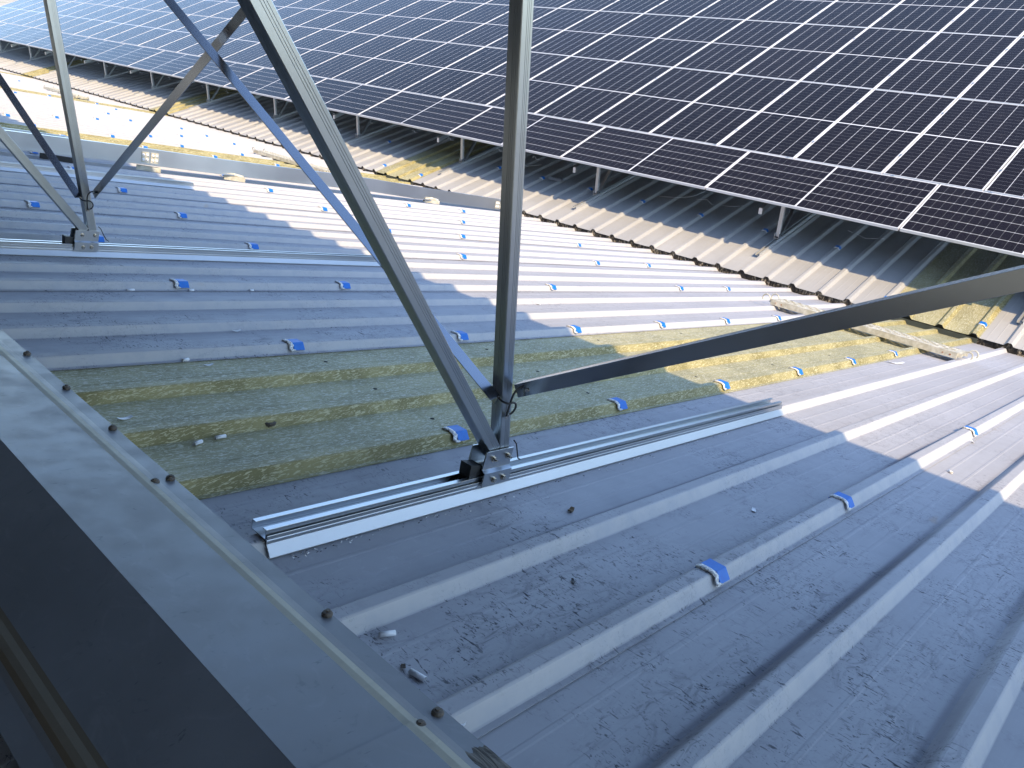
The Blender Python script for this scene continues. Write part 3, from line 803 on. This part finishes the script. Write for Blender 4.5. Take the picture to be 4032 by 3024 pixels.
# ---------------------------------------------------------------- offcuts and litter on the roof
def F1at(s_, y_, h=.001, rz=0): return F1 @ Matrix.Translation((s_, y_, h)) @ Matrix.Rotation(rz, 4, 'Z')
def sleeve(s_, y_, h, rz, L, label):
    b = MB(); n = 12; ro, ri = .0058, .0047
    vs = []
    for x in (0, L):
        for rad in (ro, ri):
            for k in range(n):
                a = math.radians(20+320*k/(n-1)); vs.append((x, math.sin(a)*rad, ro-math.cos(a)*rad*1.0))
    fs = []
    for k in range(n-1):
        fs += [(k, 2*n+k, 2*n+k+1, k+1), (n+k+1, 3*n+k+1, 3*n+k, n+k), (k+1, n+k+1, n+k, k), (2*n+k, 3*n+k, 3*n+k+1, 2*n+k+1)]
    b.add(vs, fs, M['wplastic']); tag(b.build('plastic_sleeve', None, F1at(s_, y_, h, rz) , smooth=True), label, 'plastic sleeve', 'white plastic sleeves on the roof')
sleeve(.985, 1.005, .001, -.35, .034, 'split white plastic sleeve lying at the cut end of the lower rib')
sleeve(.965, .885, .001, -1.35, .036, 'white plastic sleeve standing out alone near the ridge flashing, low centre')
sleeve(1.165, 2.01, .001, .1, .035, 'white sleeve on the fibreglass, the one pointing up the slope')
sleeve(1.09, 1.99, .001, .35, .030, 'wide white sleeve on the fibreglass nearest the ridge flashing')
sleeve(1.395, 2.685, .004, .25, .028, 'short white sleeve lying just under the steel sheet edge on the fibreglass')
sleeve(1.62, 3.690, .001, .02, .035, 'flat white sleeve in the seam left of the blue clip')
sleeve(1.92, 3.690, .001, .05, .026, 'stubby white sleeve in the seam just below the left blue clip')
sleeve(2.25, 3.690, .001, .1, .024, 'small white sleeve in the seam right of the left blue clip')
sleeve(3.905, .6, .001, .9, .022, 'small white sleeve in the sun beside the lower right rib')
def chip(s_, y_, h, rz, L, W, mat, name, label, cat, curl=.3, grp_=None):
    b = MB(); n = 5; vs = []
    for i in range(n):
        t = i/(n-1)-.5
        for q in (-.5, .5):
            ww = W*(1-1.2*t*t); vs.append((t*L, q*ww, .002+curl*L*(t*t)*1.6)); vs.append((t*L, q*ww, .0008+curl*L*(t*t)*1.6))
    fs = []
    for i in range(n-1):
        a = i*4; c = a+4
        fs += [(a, c, c+2, a+2), (a+1, a+3, c+3, c+1), (a, a+1, c+1, c), (a+2, c+2, c+3, a+3)]
    fs += [(0, 2, 3, 1), (n*4-4, n*4-3, n*4-1, n*4-2)]
    b.add(vs, fs, mat); o = tag(b.build(name, None, F1at(s_, y_, h, rz), smooth=False), label, cat, grp_); return o
chip(.999, 2.235, .001, .1, .045, .016, M['wplastic'], 'plastic_offcut', 'curled pale plastic strip at the left edge of the fibreglass', 'offcut')
chip(1.471, 2.635, .001, .1, .038, .012, M['wplastic'], 'plastic_offcut', 'grey plastic strip on the fibreglass under the steel sheet edge', 'offcut')
chip(1.80, 3.02, .004, .1, .04, .014, M['wplastic'], 'plastic_offcut', 'bent pale strip on the sheet rib left of the big blue clip', 'offcut')
chip(.937, .712, .02, .4, .014, .009, M['wplastic'], 'plastic_offcut', 'tiny white chip on the ridge flange near the bottom', 'offcut')
chip(1.856, 1.187, .001, .3, .030, .016, M['dleaf'], 'dry_leaf', 'small brown dry leaf on the steel below the foreground rail', 'leaf', .6)
chip(6.465, 1.616, .002, -.5, .16, .03, M['wplastic'], 'plastic_offcut', 'white curled plastic sliver in the sun below the scaffold plank', 'offcut', .25)
chip(2.487, .889, .001, .5, .03, .014, M['wplastic'], 'plastic_offcut', 'pale flake in the shade on the lower right sheet', 'offcut')
chip(4.688, .688, .001, .5, .05, .02, M['wplastic'], 'plastic_offcut', 'white chip just below the sunlit blue clip at right', 'offcut')
chip(4.245, 3.361, .001, .5, .03, .03, M['wplastic'], 'plastic_offcut', 'white flake on a sunlit rib right of the tall post', 'offcut')
chip(1.537, .927, .001, .9, .022, .008, M['black'], 'dark_scrap', 'dark scrap on the steel in the lower middle', 'scrap', .4)
chip(.964, .904, .001, .9, .011, .011, M['rubber'], 'rubber_crumb', 'brown rubber crumb near the ridge flashing, above the lone white sleeve', 'crumb', .9)
b = MB(); rnd = random.Random(1)
for k in range(7):
    pts = []; r0 = rnd.uniform(.012, .022)
    for q in range(14):
        a = q*.5+k; pts.append((math.cos(a)*r0*rnd.uniform(.85, 1.1), math.sin(a)*r0*.8, .004+.0018*k+rnd.uniform(0, .003)))
    b.tube(pts, .0022, M['rubber'], 5)
b.box(-.015, .015, -.011, .011, .0, .007, M['rubber'])
tag(b.build('tar_lump', None, F1at(1.369, 2.048, .001, .2), smooth=True), 'dark coiled lump of tar or dung in the middle of the fibreglass sheet', 'lump')
# screw holes left in the fibreglass
b = None
for s_, y_ in [(1.956, 2.581), (1.953, 2.248), (1.961, 1.924), (2.926, 2.581), (2.926, 2.236), (2.928, 1.932), (3.903, 2.59), (4.898, 2.601), (5.91, 2.612), (3.915, 1.921), (3.91, 2.25), (4.902, 1.917), (4.9, 2.25), (5.9, 1.92), (5.9, 2.25)]:
    m = Matrix.Translation((s_, y_, .0006 if (y_-Y0) % S < .16 or True else 0))
    if b is None: bb = MB(); bb.cyl((0, 0, 0), (0, 0, .0008), .0085, M['hole'], 12); b = bb.build('screw_hole', s1, m)
    else: inst(b, None, s1, m)
# torn tape at the joint of the ridge cap
b = MB(); rnd = random.Random(4); nx, ny = 14, 10; g = []
for i in range(nx+1):
    row = []
    for k in range(ny+1):
        x = .226+.052*k/ny; y = .40+.25*i/nx + (.010*math.sin(k*1.3)+.006*rnd.random()+.02*k/ny if i == nx else 0)
        row.append((x, y, .0468-(k/ny)*.0030+.0022*abs(math.sin(i*1.7+k*1.1))*rnd.uniform(.3, 1)-(.022 if k == ny else 0)-(.0035 if i == nx else 0)))
    g.append(row)
for i in range(nx):
    for k in range(ny): b.face([g[i][k], g[i][k+1], g[i+1][k+1], g[i+1][k]], M['tape'])
o = b.build('joint_tape', None, Fw1, smooth=True); tag(o, 'wrinkled brown bitumen tape over the ridge cap joint at the bottom edge', 'tape')
# loose bits in the shade under the far array
for (t_x, y_, L, rz, nm, lab, m_) in ((1.154, 8.552, .26, -.5, 'rail_offcut', 'short bright rail offcut in the shade behind the tall post', M['alu']),):
    bb = MB(); bb.loft([(0, 0), (.04, 0), (.04, .04), (.037, .04), (.037, .003), (.003, .003), (.003, .04), (0, .04)], (0, 0, 0), (L, 0, 0), (0, 1, 0), (0, 0, 1), m_)
    tag(bb.build(nm, None, F2 @ Matrix.Translation((t_x, y_, .036)) @ Matrix.Rotation(rz-1.0, 4, 'Z')), lab, 'offcut')
for i, (pts, lab) in enumerate((([(1.45, 6.6, .03), (1.5, 6.35, .04), (1.65, 6.15, .04), (1.9, 6.1, .04), (2.3, 6.1, .1)], 'looped pale cable on the shaded far slope'),
                 ([(1.60, 6.05, .04), (1.66, 5.9, .04), (1.62, 5.8, .002), (1.7, 5.5, .002), (1.72, 5.35, .04)], 'bent thin cable over two ribs in the shade right of the second post'),
                 ([(1.67, 3.8, .04), (1.64, 3.55, .002), (1.66, 3.32, .04)], 'short straight cable in the shade at right under the array'),
                 ([(1.3, 9.7, .03), (1.5, 9.5, .05), (1.45, 9.3, .03), (1.6, 9.1, .04)], 'curled cable under the array behind the tall brace'))):
    tag(MB().tube(pts, .0035, M['wplastic'], 6).build('loose_cable', None, F2, smooth=True), lab, 'cable', 'loose cables under the array')

for k in range(26):
    y = 8.2+k*1.17+rc.uniform(-.3, .3); tx = 1.78+rc.uniform(-.05, .05); a = rc.uniform(-.6, .6)
    pts = [(tx-.02, y+.07, .055), (tx+.01, y+.05, .075), (tx, y+.02, .06), (tx-.03, y-.03, .04), (tx-.01+.03*a, y-.08, .045)]
    tag(MB().tube(pts, .008, M['wplastic'], 6).build('cable_end', None, F2, smooth=True), 'pale cable end in the shade under the large array, %s from the tall post leftwards' % ordn(k), 'cable', 'cable ends under the large array')

# ---------------------------------------------------------------- far ground beyond the roof
def tree(x, y, h, seed, label):
    t_ = thing('tree', label, 'tree', Matrix.Translation((x, y, zg)), 'trees beyond the roof')
    b = MB(); b.tube([(0, 0, 0), (.1, .05, h*.3), (-.1, .1, h*.6)], h*.03, M['bark'], 8); b.tube([(0, 0, h*.35), (h*.15, 0, h*.6)], h*.015, M['bark'], 6); b.build('trunk', t_)
    rnd = random.Random(seed); b = MB()
    cl = [Vector((rnd.gauss(0, .17)*h, rnd.gauss(0, .17)*h, h*rnd.uniform(.4, .92))) for _ in range(16)]
    for k in range(2200):
        c = rnd.choice(cl); p = c+Vector((rnd.gauss(0, .075)*h, rnd.gauss(0, .075)*h, rnd.gauss(0, .06)*h))
        a = Vector((rnd.uniform(-1, 1), rnd.uniform(-1, 1), rnd.uniform(-1, 1)))*.22; c2 = Vector((rnd.uniform(-1, 1), rnd.uniform(-1, 1), rnd.uniform(-1, 1)))*.22
        b.face([p, p+a, p+a+c2, p+c2], M['leaf'])
    b.build('crown', t_)
for i, (x, y, h, l) in enumerate(((36, 150, 6, 'small green tree beyond the array in the top left corner'), (46, 168, 7, 'tree beyond the array, right of the first one in the top left corner'), (60, 240, 9, 'distant tree at the very top left'), (30, 128, 3.5, 'low bush beyond the roof end at the top left edge'), (75, 260, 9, 'rightmost distant tree past the roof end'))):
    tree(x, y, h, i, l)
